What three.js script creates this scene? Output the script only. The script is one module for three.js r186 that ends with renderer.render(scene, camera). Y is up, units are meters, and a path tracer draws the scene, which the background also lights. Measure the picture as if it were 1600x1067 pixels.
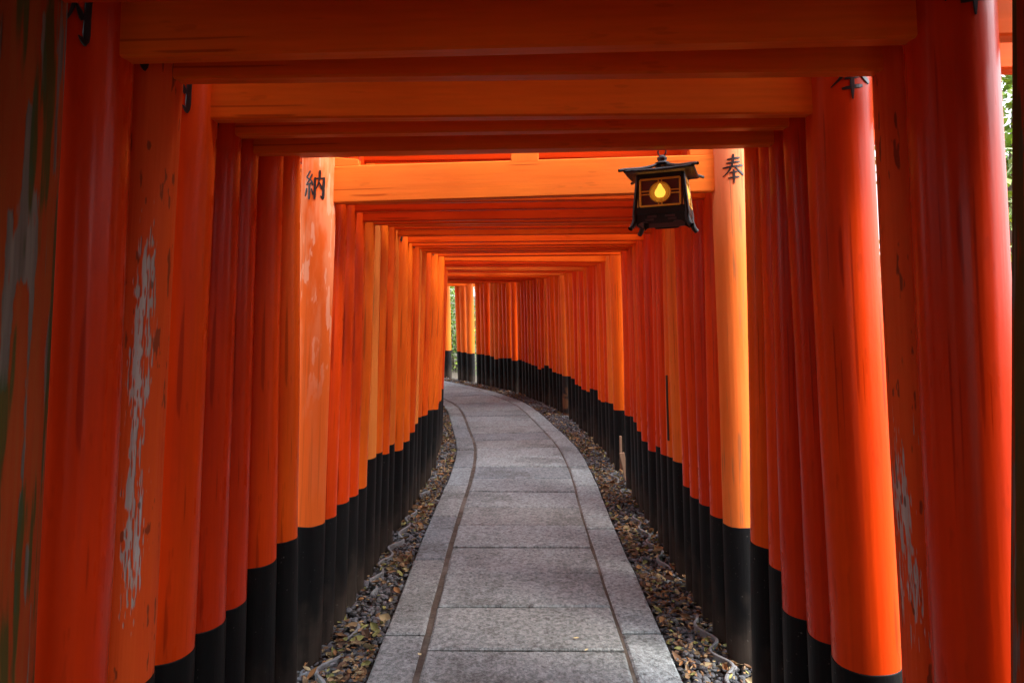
import * as THREE from 'three';
import { mergeGeometries } from 'three/addons/utils/BufferGeometryUtils.js';

// ---------------------------------------------------------------- camera, sky, sun, exposure
const scene = new THREE.Scene();
const EYE = 1.57;
const camera = new THREE.PerspectiveCamera(53.13, 1600 / 1067, 0.05, 400);
camera.position.set(0, EYE, 0);
camera.lookAt(0, EYE, -10);
camera.setViewOffset(1600, 1067, 0, 55.5, 1600, 1067);

const renderer = new THREE.WebGLRenderer({ antialias: true });
renderer.setSize(1024, 682);
renderer.toneMapping = THREE.LinearToneMapping;
renderer.toneMappingExposure = 4.6;
renderer.shadowMap.enabled = true;

const sunDir = new THREE.Vector3(0.85, 1.0, 0.30).normalize();   // from the right, behind the camera
{
  const W = 256, H = 128, d = new Float32Array(W * H * 4);
  for (let j = 0; j < H; j++) for (let i = 0; i < W; i++) {
    const el = (j + 0.5) / H * Math.PI - Math.PI / 2, az = (i + 0.5) / W * 2 * Math.PI - Math.PI;
    const v = new THREE.Vector3(Math.cos(el) * Math.cos(az), Math.sin(el), Math.cos(el) * Math.sin(az));
    const s = Math.max(0, v.dot(sunDir)), up = Math.max(0, v.y);
    const b = 0.45 + 0.25 * up + 2.2 * Math.pow(s, 4);
    const k = (j * W + i) * 4;
    d[k] = b * 0.97; d[k + 1] = b * 1.0; d[k + 2] = b * (1.06 + 0.05 * up); d[k + 3] = 1;
  }
  const t = new THREE.DataTexture(d, W, H, THREE.RGBAFormat, THREE.FloatType);
  t.mapping = THREE.EquirectangularReflectionMapping; t.magFilter = THREE.LinearFilter; t.needsUpdate = true;
  scene.background = t; scene.environment = t;
}
const sun = new THREE.DirectionalLight(0xfff0dc, 1.2);
sun.position.copy(sunDir).multiplyScalar(40); sun.target.position.set(0, 0, -6); scene.add(sun, sun.target);
sun.castShadow = true; sun.shadow.radius = 45; sun.shadow.mapSize.set(2048, 2048);
Object.assign(sun.shadow.camera, { left: -20, right: 20, top: 20, bottom: -20, near: 1, far: 90 });

// ---------------------------------------------------------------- helpers
let seed = 20240611;
function rnd() { seed |= 0; seed = seed + 0x6D2B79F5 | 0; let t = Math.imul(seed ^ seed >>> 15, 1 | seed); t = t + Math.imul(t ^ t >>> 7, 61 | t) ^ t; return ((t ^ t >>> 14) >>> 0) / 4294967296; }
const rr = (a, b) => a + (b - a) * rnd();
const clamp = (x, a = 0, b = 1) => Math.min(b, Math.max(a, x));
const smooth = (a, b, x) => { const t = clamp((x - a) / (b - a)); return t * t * (3 - 2 * t); };
function hash(x, y, s) { let h = Math.imul(x, 374761393) + Math.imul(y, 668265263) + Math.imul(s, 2147483647 - 91) | 0; h = Math.imul(h ^ h >>> 13, 1274126177); return ((h ^ h >>> 16) >>> 0) / 4294967296; }
function vnoise(x, y, px, py, s) {   // tileable value noise, period px, py cells
  const xi = Math.floor(x), yi = Math.floor(y), fx = x - xi, fy = y - yi;
  const w = (a, p) => ((a % p) + p) % p;
  const a = hash(w(xi, px), w(yi, py), s), b = hash(w(xi + 1, px), w(yi, py), s), c = hash(w(xi, px), w(yi + 1, py), s), d = hash(w(xi + 1, px), w(yi + 1, py), s);
  const u = fx * fx * (3 - 2 * fx), v = fy * fy * (3 - 2 * fy);
  return a + (b - a) * u + (c - a) * v + (a - b - c + d) * u * v;
}
function fbm(u, v, cx, cy, s, n = 4) { let t = 0, a = 0.5; for (let i = 0; i < n; i++) { t += a * vnoise(u * cx, v * cy, cx, cy, s + i * 17); cx *= 2; cy *= 2; a *= 0.5; } return t / (1 - Math.pow(0.5, n)); }
function tex(W, H, fn, repU, repV, srgb = true) {   // fn(u, v) -> linear [r, g, b]; repU, repV: metres covered
  const d = new Uint8Array(W * H * 4);
  const enc = x => { x = clamp(x); return srgb ? (x <= 0.0031308 ? 12.92 * x : 1.055 * Math.pow(x, 1 / 2.4) - 0.055) : x; };
  for (let j = 0; j < H; j++) for (let i = 0; i < W; i++) {
    const c = fn(i / W, j / H), k = (j * W + i) * 4;
    d[k] = enc(c[0]) * 255; d[k + 1] = enc(c[1]) * 255; d[k + 2] = enc(c[2]) * 255; d[k + 3] = 255;
  }
  const t = new THREE.DataTexture(d, W, H, THREE.RGBAFormat, THREE.UnsignedByteType);
  t.wrapS = t.wrapT = THREE.RepeatWrapping; t.magFilter = THREE.LinearFilter; t.minFilter = THREE.LinearMipmapLinearFilter; t.generateMipmaps = true;
  if (srgb) t.colorSpace = THREE.SRGBColorSpace;
  t.repeat.set(1 / repU, 1 / repV); t.needsUpdate = true; return t;
}
const used = {};
function numbered(n) { const k = used[n] = (used[n] ?? -1) + 1; return k ? `${n}_${String(k).padStart(3, '0')}` : n; }
function mesh(name, geo, mat, parent) { const m = new THREE.Mesh(geo, mat); m.name = parent ? name : numbered(name); m.castShadow = m.receiveShadow = true; (parent ?? scene).add(m); return m; }
function thing(name, label, category, group) { const o = new THREE.Group(); o.name = numbered(name); o.userData = { label, category }; if (group) o.userData.group = group; scene.add(o); return o; }
function struct(o) { o.userData.kind = 'structure'; return o; }

class MB {   // collects faces; uv in metres
  constructor() { this.p = []; this.u = []; this.i = []; }
  quad(a, b, c, d, ua, ub, uc, ud) {
    const n = this.p.length / 3; this.p.push(...a, ...b, ...c, ...d);
    this.u.push(...(ua ?? [0, 0]), ...(ub ?? [1, 0]), ...(uc ?? [1, 1]), ...(ud ?? [0, 1]));
    this.i.push(n, n + 1, n + 2, n, n + 2, n + 3);
  }
  geo() { const g = new THREE.BufferGeometry(); g.setAttribute('position', new THREE.Float32BufferAttribute(this.p, 3)); g.setAttribute('uv', new THREE.Float32BufferAttribute(this.u, 2)); g.setIndex(this.i); g.computeVertexNormals(); return g; }
}
// box with chamfered edges, uv in metres with the grain along the longest side
function beam(w, h, d, c = 0.006, slope = 0) {
  const s = new THREE.Shape(), x = w / 2, y = h / 2;
  const long = Math.max(w, h, d);
  s.moveTo(-x + c, -y); s.lineTo(x - c, -y); s.lineTo(x, -y + c); s.lineTo(x, y - c - slope); s.lineTo(x - c, y - slope); s.lineTo(-x + c, y); s.lineTo(-x, y - c); s.lineTo(-x, -y + c); s.closePath();
  const g = new THREE.ExtrudeGeometry(s, { depth: d - 2 * c, bevelEnabled: true, bevelThickness: c, bevelSize: c * 0.999, bevelOffset: -c, bevelSegments: 1, steps: 1 });
  g.translate(0, 0, -(d - 2 * c) / 2);
  const p = g.attributes.position, n = g.attributes.normal, u = g.attributes.uv;
  for (let k = 0; k < p.count; k++) {
    const a = [p.getX(k), p.getY(k), p.getZ(k)], nn = [Math.abs(n.getX(k)), Math.abs(n.getY(k)), Math.abs(n.getZ(k))];
    const m = nn.indexOf(Math.max(...nn));
    let q = m === 0 ? [a[2], a[1]] : m === 1 ? [a[0], a[2]] : [a[0], a[1]];
    if (long === w && m !== 0) q = [q[1], q[0]];            // grain runs along v
    u.setXY(k, q[0], q[1]);
  }
  return g;
}

// ---------------------------------------------------------------- materials
const V = (r, g, b) => new THREE.Color().setRGB(r, g, b);
// paint on timber: brush streaks and faint blotches, multiplied by the tone of each gate
const paintMap = tex(256, 1024, (u, v) => {
  const st = fbm(u, v, 40, 4, 3, 3), bl = fbm(u, v, 4, 6, 9, 4), fine = fbm(u, v, 90, 24, 21, 2);
  const k = 0.80 + 0.16 * st + 0.16 * (bl - 0.5) + 0.10 * (fine - 0.5);
  const spot = smooth(0.76, 0.84, fbm(u, v, 30, 24, 33, 3)) * 0.15;
  const crack = smooth(0.80, 0.86, vnoise(u * 70, v * 7, 70, 7, 47) * (0.75 + 0.3 * vnoise(u * 9, v * 3, 9, 3, 49))) * 0.45;
  return [k * (1 - spot - crack * 0.8), k * (0.97 - spot - crack) * (0.85 + 0.3 * bl), k * (0.95 - spot - crack)];
}, 0.6, 2.4);
const paintBump = tex(256, 512, (u, v) => { const k = 0.5 * fbm(u, v, 60, 5, 5, 3) + 0.35 * fbm(u, v, 6, 5, 15, 3) + 0.15 * fbm(u, v, 80, 80, 8, 2); return [k, k, k]; }, 0.6, 1.2, false);
const paintRough = tex(256, 512, (u, v) => { const k = 0.62 + 0.5 * (fbm(u, v, 8, 6, 44, 4) - 0.5) + 0.2 * (fbm(u, v, 60, 30, 45, 2) - 0.5); return [k, k, k]; }, 0.6, 1.7, false);
function paint(r, g, b, rough, coat) {
  return new THREE.MeshPhysicalMaterial({ color: V(r, g, b), map: paintMap, bumpMap: paintBump, bumpScale: 0.0012, roughness: rough, roughnessMap: paintRough, clearcoat: coat, clearcoatRoughness: 0.2, specularIntensity: 0.2 });
}
const TONES = [
  paint(0.70, 0.058, 0.004, 0.55, 0.05),   // 0 deep vermilion
  paint(0.78, 0.098, 0.006, 0.55, 0.05),   // 1 vermilion
  paint(0.82, 0.140, 0.009, 0.62, 0.04),   // 2 orange
  paint(0.82, 0.190, 0.022, 0.85, 0.05),   // 3 ochre, faded
  paint(0.82, 0.215, 0.060, 0.95, 0.0),    // 4 chalky
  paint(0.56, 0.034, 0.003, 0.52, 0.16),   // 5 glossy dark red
];
function worn(fn, rough, bump) {
  return new THREE.MeshPhysicalMaterial({ map: tex(512, 1024, fn, 0.6, 2.6), bumpMap: bump ? tex(512, 1024, (u, v) => { const c = fn(u, v), g = fbm(u, v, 110, 12, 91, 2), r = clamp((c[0] - 2.2 * c[2]) * 3); return [0.7 * r + 0.3 * g, 0.7 * r + 0.3 * g, 0.7 * r + 0.3 * g]; }, 0.6, 2.6, false) : paintBump, bumpScale: bump ? 0.003 : 0.002, roughness: rough, specularIntensity: 0.25 });
}
const mix = (a, b, t) => [a[0] + (b[0] - a[0]) * t, a[1] + (b[1] - a[1]) * t, a[2] + (b[2] - a[2]) * t];
// u runs round the post (0.6 m), v up it (2.6 m)
const peeled = worn((u, v) => {                                // old gate: bare grey wood and moss in long patches
  const n = fbm(u, v, 30, 14, 61, 4), m = fbm(u, v, 22, 7, 71, 4), s = fbm(u, v, 100, 14, 81, 3);
  let c = mix([0.26, 0.028, 0.005], [0.24, 0.055, 0.012], s);
  c = mix(c, mix([0.20, 0.165, 0.135], [0.07, 0.055, 0.045], s), smooth(0.60, 0.65, n + 0.25 * (s - 0.5)));
  return mix(c, [0.035, 0.05, 0.012], 0.85 * smooth(0.58, 0.66, m + 0.15 * (s - 0.5)));
}, 0.8, true);
function scratchedFn(c0, wid, v0, v1, s0) {                     // one stripe scraped down to bare grey wood
  return (u, v) => {
    const st = fbm(u, v, 60, 5, s0, 3), bl = fbm(u, v, 4, 6, s0 + 5, 4);
    let c = mix([0.56, 0.045, 0.006], [0.70, 0.105, 0.015], 0.5 * st + 0.5 * bl);
    const y = v * 2.6, centre = c0 + 0.05 * (fbm(0.5, v, 2, 6, s0 + 9, 2) - 0.5) + (v1 - y) * 0.018;
    const edge = Math.exp(-Math.pow((u - centre) / wid, 2)) * smooth(v0, v0 + 0.3, y) * (1 - smooth(v1 - 0.35, v1, y));
    const rag = 0.35 * fbm(u, v, 45, 12, s0 + 3, 3) + 0.33 * fbm(u, v, 130, 34, s0 + 4, 2) + 0.32 * vnoise(u * 230, v * 110, 230, 110, s0 + 7);
    const k = smooth(0.46, 0.58, edge * 0.37 + rag * 0.98 - 0.30);
    c = mix(c, mix([0.50, 0.46, 0.43], [0.32, 0.27, 0.24], st), k);
    return mix(c, [0.09, 0.03, 0.015], 0.7 * smooth(0.70, 0.76, fbm(u, v, 44, 40, s0 + 6, 3)));
  };
}
const scratchLeft = worn(scratchedFn(0.125, 0.06, 0.68, 1.95, 101), 0.6, true);
const scratchRight = worn(scratchedFn(0.775, 0.085, 0.60, 1.45, 131), 0.6, true);
const chalkPost = worn((u, v) => {
  const n = fbm(u, v, 12, 16, 161, 5), s = fbm(u, v, 60, 6, 171, 3), y = v * 2.6;
  let c = mix([0.76, 0.125, 0.016], [0.82, 0.26, 0.11], smooth(0.35, 0.7, n) * (0.12 + 0.88 * smooth(1.1, 2.1, y)));
  c = mix(c, [0.86, 0.42, 0.26], 0.6 * smooth(0.60, 0.68, fbm(u, v, 22, 26, 181, 4)) * smooth(1.0, 1.6, y));
  return mix(c, [0.40, 0.08, 0.015], 0.35 * smooth(0.58, 0.8, s));
}, 0.85);
const smudgedPost = worn((u, v) => {
  const n = fbm(u, v, 6, 7, 191, 5), s = fbm(u, v, 50, 8, 195, 3), m = fbm(u, v, 26, 12, 199, 4), y = v * 2.6;
  let c = mix([0.74, 0.140, 0.016], [0.80, 0.20, 0.04], n);
  c = mix(c, [0.85, 0.36, 0.2], 0.5 * smooth(1.7, 2.3, y));
  return mix(c, [0.22, 0.11, 0.05], 0.6 * smooth(0.56, 0.72, m * 0.6 + s * 0.4));
}, 0.8);
const ochrePost = worn((u, v) => {
  const n = fbm(u, v, 6, 5, 211, 5), s = fbm(u, v, 50, 5, 215, 3), m = fbm(u, v, 9, 5, 219, 5);
  const c = mix([0.74, 0.17, 0.025], [0.80, 0.27, 0.05], 0.5 * n + 0.5 * s);
  return mix(c, [0.20, 0.13, 0.06], 0.7 * smooth(0.62, 0.74, m));
}, 0.8);
const blackMap = tex(256, 512, (u, v) => {                     // v 0..1 over the height of the foot
  const s = fbm(u, v, 40, 3, 231, 3), n = fbm(u, v, 10, 10, 235, 4);
  let c = mix([0.004, 0.004, 0.0045], [0.009, 0.0085, 0.0085], s);
  c = mix(c, [0.070, 0.052, 0.040], (0.35 + 0.65 * s) * (1 - smooth(0.0, 0.55, v + 0.5 * (n - 0.5))) * 0.85);
  return mix(c, [0.16, 0.15, 0.13], 0.5 * smooth(0.82, 0.88, fbm(u, v, 60, 50, 239, 3)));
}, 1, 1);
const blackFoot = new THREE.MeshPhysicalMaterial({ map: blackMap, bumpMap: paintBump, bumpScale: 0.001, roughness: 0.5, specularIntensity: 0.22 });
const bareFoot = new THREE.MeshStandardMaterial({ map: tex(128, 256, (u, v) => {
  const s = fbm(u, v, 30, 3, 251, 3), n = fbm(u, v, 4, 6, 253, 4);
  return mix([0.014, 0.012, 0.011], mix([0.13, 0.06, 0.025], [0.20, 0.10, 0.04], s), (1 - smooth(0.55, 0.8, v)) * smooth(0.3, 0.55, n));
}, 1, 1), roughness: 0.85 });
const ink = new THREE.MeshStandardMaterial({ color: V(0.012, 0.012, 0.013), roughness: 0.35 });
const capBlack = new THREE.MeshStandardMaterial({ color: V(0.03, 0.03, 0.032), roughness: 0.7, bumpMap: paintBump, bumpScale: 0.001 });

// ---------------------------------------------------------------- ground, path
const groundMap = tex(512, 512, (u, v) => { const n = fbm(u, v, 5, 5, 301, 6), g = fbm(u, v, 60, 60, 305, 3); return mix(mix([0.045, 0.036, 0.025], [0.085, 0.066, 0.042], g), [0.04, 0.06, 0.02], smooth(0.5, 0.65, n)); }, 4, 4);
const groundBump = tex(256, 256, (u, v) => { const n = fbm(u, v, 30, 30, 311, 4); return [n, n, n]; }, 1, 1, false);
{
  const g = new THREE.PlaneGeometry(300, 300, 60, 60); g.rotateX(-Math.PI / 2);
  const p = g.attributes.position, uv = g.attributes.uv;
  for (let k = 0; k < p.count; k++) {
    const x = p.getX(k), z = p.getZ(k), far = Math.max(0, Math.hypot(x, z + 8) - 18);
    p.setY(k, -0.075 + far * 0.05 * fbm((x + 150) / 300, (z + 150) / 300, 9, 9, 321, 3));
    uv.setXY(k, x, z);
  }
  g.computeVertexNormals();
  struct(mesh('ground', g, new THREE.MeshStandardMaterial({ map: groundMap, bumpMap: groundBump, bumpScale: 0.03, roughness: 1 })));
}
// the line of the path: [depth, x]
const LINE = [[0.5, 0.045], [1.5, 0.05], [3.1, 0.061], [4.9, 0.068], [6.2, 0.093], [7.0, 0.085], [7.6, 0.055], [8.2, -0.01], [8.83, -0.095], [10.1, -0.27], [11.0, -0.46], [12.2, -0.92], [13.2, -1.47], [14.2, -2.12], [15.4, -3.05], [17, -4.4], [20, -7.2]];
const curve = new THREE.CatmullRomCurve3(LINE.map(([z, x]) => new THREE.Vector3(x, 0, -z)), false, 'centripetal');
curve.arcLengthDivisions = 800;
const SAMPLES = []; { const N = 1600; for (let i = 0; i <= N; i++) { const p = curve.getPointAt(i / N), t = curve.getTangentAt(i / N); SAMPLES.push({ x: p.x, z: p.z, tx: t.x, tz: t.z }); } }
const TOTAL = curve.getLength();
function at(s, off) {   // point at arc length s, off metres to the right
  const f = clamp(s / TOTAL) * 1600, i = Math.min(1599, Math.floor(f)), w = f - i, a = SAMPLES[i], b = SAMPLES[i + 1];
  const x = a.x + (b.x - a.x) * w, z = a.z + (b.z - a.z) * w, tx = a.tx + (b.tx - a.tx) * w, tz = a.tz + (b.tz - a.tz) * w;
  return [x - tz * off, z + tx * off];
}
function sOf(depth) { for (let i = 1; i <= 1600; i++) if (-SAMPLES[i].z >= depth) return TOTAL * (i - 1 + (depth + SAMPLES[i - 1].z) / (SAMPLES[i - 1].z - SAMPLES[i].z)) / 1600; return TOTAL; }

const stoneMap = tex(1024, 1024, (u, v) => {
  const big = fbm(u, v, 5, 5, 401, 5), mid = fbm(u, v, 60, 60, 405, 3), g1 = vnoise(u * 340, v * 340, 340, 340, 409), g2 = vnoise(u * 500, v * 500, 500, 500, 413);
  const hm = vnoise(u * 110, v * 110, 110, 110, 407); let k = 0.178 + 0.08 * (big - 0.5) + 0.12 * (mid - 0.5) + 0.14 * (hm - 0.5) + 0.12 * (g1 - 0.5);
  if (g2 > 0.86) k += 0.10; if (g2 < 0.13) k -= 0.06; k = Math.max(k, 0.03);
  const st = smooth(0.60, 0.76, fbm(u, v, 7, 7, 421, 5)) * 0.22;
  k *= 1 - st;
  return [k * 0.90, k * (1.02 - 0.02 * st), k * (1.05 - 0.10 * st)];
}, 1.3, 1.3);
const stoneBump = tex(1024, 1024, (u, v) => { const k = 0.45 * fbm(u, v, 70, 70, 431, 3) + 0.35 * vnoise(u * 260, v * 260, 260, 260, 433) + 0.2 * fbm(u, v, 6, 6, 437, 3); return [k, k, k]; }, 1.3, 1.3, false);
const STONES = [[1, 1, 1], [0.90, 0.90, 0.91], [1.10, 1.10, 1.10], [1.0, 0.96, 0.93], [0.82, 0.83, 0.86]].map(c => new THREE.MeshStandardMaterial({ color: V(...c), map: stoneMap, bumpMap: stoneBump, bumpScale: 0.007, roughness: 0.82 }));
const path = struct(new THREE.Group()); path.name = 'path'; scene.add(path);
{
  const m = new MB();
  for (let s = 0.2; s < TOTAL - 0.6; s += 0.2) {
    const q = (ss, o) => { const [x, z] = at(ss, o); return [x, y, z]; }; let y = -0.045;
    m.quad(q(s, -0.64), q(s, 0.64), q(s + 0.2, 0.64), q(s + 0.2, -0.64), [0, s], [1.3, s], [1.3, s + 0.2], [0, s + 0.2]);
    y = -0.009; for (const [a, b] of [[-0.494, -0.444], [0.444, 0.472]]) m.quad(q(s, a), q(s, b), q(s + 0.2, b), q(s + 0.2, a), [a, s], [b, s], [b, s + 0.2], [a, s + 0.2]);
  }
  const jm = new THREE.MeshStandardMaterial({ map: tex(256, 256, (u, v) => { const n = fbm(u, v, 60, 60, 441, 3); const d = smooth(0.40, 0.66, fbm(u, v, 6, 14, 445, 5)); return mix(mix([0.030, 0.022, 0.016], [0.085, 0.066, 0.050], n), [0.13, 0.112, 0.094], 0.7 * d); }, 0.9, 2.7), roughness: 1, bumpMap: groundBump, bumpScale: 0.01 });
  mesh('joint_bed', m.geo(), jm, path);
}
let stoneCount = 0;
function stone(name, s0, s1, o0, o1) {   // a flagstone between two cross joints, its arrises chamfered and a little uneven
  const m = new MB(), top = [], out = [], low = [], N = s1 - s0 > 0.6 ? 3 : 2, gap = 0.0065;
  const dy = rr(-0.003, 0.003), tiltA = rr(-0.002, 0.002), tiltB = rr(-0.0015, 0.0015), ou = rr(0, 1.3), ov = rr(0, 1.3);
  const side = [];
  for (let i = 0; i <= N; i++) side.push([s0 + gap + (s1 - s0 - 2 * gap) * i / N, o0]);
  for (let i = 0; i <= 4; i++) if (i) side.push([s1 - gap, o0 + (o1 - o0) * i / 4]);
  for (let i = 1; i <= N; i++) side.push([s1 - gap - (s1 - s0 - 2 * gap) * i / N, o1]);
  for (let i = 1; i < 4; i++) side.push([s0 + gap, o1 + (o0 - o1) * i / 4]);
  const sm = (s0 + s1) / 2, om = (o0 + o1) / 2;
  for (const [s, o] of side) {
    const j = rr(-0.0022, 0.0022), c = 0.009 + rr(-0.003, 0.003);
    const ss = s + Math.sign(sm - s) * Math.abs(j), oo = o + Math.sign(om - o) * Math.abs(rr(-0.006, 0.006));
    const is = ss + Math.sign(sm - s) * (Math.abs(Math.abs(sm - s) - (s1 - s0) / 2 + gap) < 1e-6 ? c : 0), io = oo + Math.sign(om - o) * (Math.abs(Math.abs(om - o) - (o1 - o0) / 2) < 1e-6 ? c : 0);
    const y = dy + tiltA * (o - om) / (o1 - o0) + tiltB * (s - sm) / (s1 - s0);
    const [x, z] = at(ss, oo), [xi, zi] = at(is, io);
    top.push([xi, y, zi]); out.push([x, y - 0.006, z]); low.push([x, -0.07, z]);
  }
  const [cx, cz] = at(sm, om), uv = p => [p[0] + ou, -p[2] + ov];
  const g = m; const n = top.length;
  for (let i = 0; i < n; i++) {
    const k = (i + 1) % n;
    const b = g.p.length / 3; g.p.push(cx, dy, cz, ...top[k], ...top[i]); g.u.push(...uv([cx, 0, cz]), ...uv(top[k]), ...uv(top[i])); g.i.push(b, b + 2, b + 1);
    g.quad(top[i], out[i], out[k], top[k], uv(top[i]), uv(out[i]), uv(out[k]), uv(top[k]));
    g.quad(out[i], low[i], low[k], out[k], uv(out[i]), [uv(low[i])[0], uv(low[i])[1] + 0.06], [uv(low[k])[0], uv(low[k])[1] + 0.06], uv(out[k]));
  }
  const geo = g.geo();
  mesh(name + (stoneCount ? '_' + String(stoneCount).padStart(3, '0') : ''), geo, STONES[Math.floor(rnd() * 5)], path); stoneCount++;
}
{
  const s0 = sOf(3.114);
  for (let k = -4; k < 31; k++) stone('paving_slab', s0 + k * 0.4445 + (k % 3) * 0.004, s0 + (k + 1) * 0.4445 + ((k + 1) % 3) * 0.004, -0.452, 0.452);
  const L = [1.45, 2.35, 3.26, 4.23, 5.08, 5.98, 6.65, 7.5, 8.2, 9.0, 9.8, 10.6, 11.45, 12.2, 12.9, 13.6, 14.3, 15.0], R = [1.45, 2.35, 3.28, 4.2, 4.83, 5.09, 5.98, 6.67, 7.6, 8.5, 9.35, 10.2, 11.0, 11.8, 12.5, 13.2, 13.9, 14.6, 15.2];
  for (let i = 0; i + 1 < L.length; i++) stone('edge_stone', sOf(L[i]), sOf(L[i + 1]), -0.672, -0.479);
  for (let i = 0; i + 1 < R.length; i++) stone('edge_stone', sOf(R[i]), sOf(R[i + 1]), 0.464, 0.660);
}

// ---------------------------------------------------------------- torii gates
// characters as brush strokes in a unit box: lists of [x, y, width] points
const NO = [
  [[.27, .98, .055], [.17, .86, .05], [.08, .76, .045]], [[.08, .77, .05], [.16, .73, .05], [.25, .68, .05]],
  [[.38, .86, .06], [.24, .68, .05], [.07, .51, .04]], [[.07, .52, .05], [.24, .54, .055], [.40, .58, .05]], [[.30, .68, .04], [.37, .60, .06], [.42, .50, .075]],
  [[.245, .54, .07], [.245, .30, .07], [.24, .02, .085]], [[.10, .38, .07], [.06, .24, .06], [.02, .12, .04]], [[.35, .38, .04], [.40, .28, .06], [.45, .17, .075]],
  [[.52, .75, .075], [.525, .40, .075], [.52, .03, .085]], [[.52, .72, .05], [.74, .735, .055], [.96, .75, .065]], [[.95, .77, .085], [.935, .40, .085], [.93, .08, .10]], [[.94, .05, .10], [.88, .08, .07], [.80, .15, .03]],
  [[.74, 1.0, .085], [.735, .80, .07], [.70, .60, .055]], [[.70, .60, .055], [.645, .46, .045], [.57, .35, .025]], [[.73, .60, .03], [.79, .50, .06], [.86, .38, .085]],
];
const HO = [
  [[.24, .83, .055], [.50, .86, .055], [.78, .885, .075]], [[.20, .70, .05], [.50, .725, .05], [.78, .75, .07]], [[.05, .545, .055], [.50, .585, .055], [.95, .625, .08]],
  [[.50, 1.0, .085], [.47, .74, .075], [.40, .55, .06]], [[.40, .55, .06], [.26, .40, .05], [.03, .24, .02]], [[.56, .58, .04], [.74, .44, .07], [.97, .30, .095]],
  [[.34, .37, .045], [.50, .385, .05], [.68, .405, .055]], [[.27, .185, .05], [.50, .205, .055], [.74, .225, .07]], [[.50, .48, .07], [.505, .24, .07], [.50, -.02, .03]],
];
function character(strokes, r, w, h) {   // laid round the front of a post of radius r
  const m = new MB(), P = [];
  const put = (x, y, lift) => { const a = (x - 0.5) * w / r; return [Math.sin(a) * (r + lift), y * h, Math.cos(a) * (r + lift)]; };
  for (const st of strokes) {
    const c = new THREE.CatmullRomCurve3(st.map(([x, y]) => new THREE.Vector3(x, y, 0))), N = 6; let prev = null;
    for (let i = 0; i <= N; i++) {
      const t = i / N, p = c.getPoint(t), d = c.getTangent(t);
      const f = t * (st.length - 1), k = Math.min(st.length - 2, Math.floor(f)), wd = (st[k][2] + (st[k + 1][2] - st[k][2]) * (f - k)) * (i === 0 || i === N ? 0.7 : 1.05) * 0.74;
      const ex = i === 0 ? -wd * 0.35 : i === N ? wd * 0.35 : 0;
      const nx = -d.y * wd, ny = d.x * wd * w / h, cx = p.x + d.x * ex, cy = p.y + d.y * ex;
      const row = [put(cx + nx, cy + ny, 0.0012), put(cx + nx * 0.7, cy + ny * 0.7, 0.0036), put(cx - nx * 0.7, cy - ny * 0.7, 0.0036), put(cx - nx, cy - ny, 0.0012)];
      if (prev) for (let q = 0; q < 3; q++) m.quad(prev[q], row[q], row[q + 1], prev[q + 1]);
      prev = row;
    }
  }
  return m.geo();
}
const bendAt = (y, v) => 0.004 * Math.sin(y * 1.7 + v * 2.1) * smooth(0.72, 1.2, y);
function shaft(r, variant) {   // round timber from -0.05 up to 2.62, nearly straight, faintly uneven
  const m = new MB(), A = 36, ys = [0.35, 0.5, 0.65, 0.8, 1.0, 1.2, 1.4, 1.6, 1.8, 2.0, 2.2, 2.4, 2.62];
  const P = (i, j) => {
    const a = i / A * Math.PI * 2, y = ys[j];
    const k = r * (1.02 - 0.022 * y) + 0.0016 * (fbm(i / A, y / 3, 5, 7, 500 + variant * 10, 3) - 0.5) * 2;
    const bend = bendAt(y, variant);
    return [Math.sin(a) * k + bend, y, Math.cos(a) * k];
  };
  const g = new THREE.BufferGeometry(), p = [], u = [], ix = [];
  for (let j = 0; j < ys.length; j++) for (let i = 0; i <= A; i++) { p.push(...P(i % A, j)); u.push(i / A * 0.6, ys[j]); }
  for (let j = 0; j + 1 < ys.length; j++) for (let i = 0; i < A; i++) { const a = j * (A + 1) + i; ix.push(a, a + 1, a + A + 2, a, a + A + 2, a + A + 1); }
  g.setAttribute('position', new THREE.Float32BufferAttribute(p, 3)); g.setAttribute('uv', new THREE.Float32BufferAttribute(u, 2)); g.setIndex(ix); g.computeVertexNormals();
  const n = g.attributes.normal;   // close the seam
  for (let j = 0; j < ys.length; j++) { const a = j * (A + 1), b = a + A; const v = new THREE.Vector3(n.getX(a) + n.getX(b), n.getY(a) + n.getY(b), n.getZ(a) + n.getZ(b)).normalize(); n.setXYZ(a, v.x, v.y, v.z); n.setXYZ(b, v.x, v.y, v.z); }
  return g;
}
function foot(r) {   // unit height, scaled to each post; the paint coat ends in a thin step
  const A = 36, g = new THREE.LatheGeometry([[r * 1.045, -0.12], [r * 1.035, 0.5], [r * 1.028, 0.993], [r * 1.018, 1.0], [r * 0.98, 1.0]].map(([x, y]) => new THREE.Vector2(x, y)), A);
  const p = g.attributes.position, u = g.attributes.uv; for (let k = 0; k < p.count; k++) if (p.getY(k) > 0.9) p.setY(k, p.getY(k) + 0.012 * (fbm((Math.atan2(p.getX(k), p.getZ(k)) / 6.2832 + 1) % 1, 0.5, 7, 2, 801 + Math.round(r * 1000), 3) - 0.5));
  for (let k = 0; k < p.count; k++) u.setXY(k, u.getX(k), clamp(p.getY(k), 0.001, 0.999));
  return g;
}
const CLASSES = [0.078, 0.084, 0.089, 0.095], FOOT = CLASSES.map(foot), SHAFT = CLASSES.map(r => [0, 1, 2].map(v => shaft(r, v)));
const CHAR_NO = CLASSES.map(r => character(NO, r, 1.18 * r, 0.128 * r / 0.078)), CHAR_HO = CLASSES.map(r => character(HO, r, 1.30 * r, 0.126 * r / 0.078));
const WEDGE = beam(0.13, 0.045, 0.045, 0.004, 0.014), STRUT = beam(0.125, 0.20, 0.05, 0.004);
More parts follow.
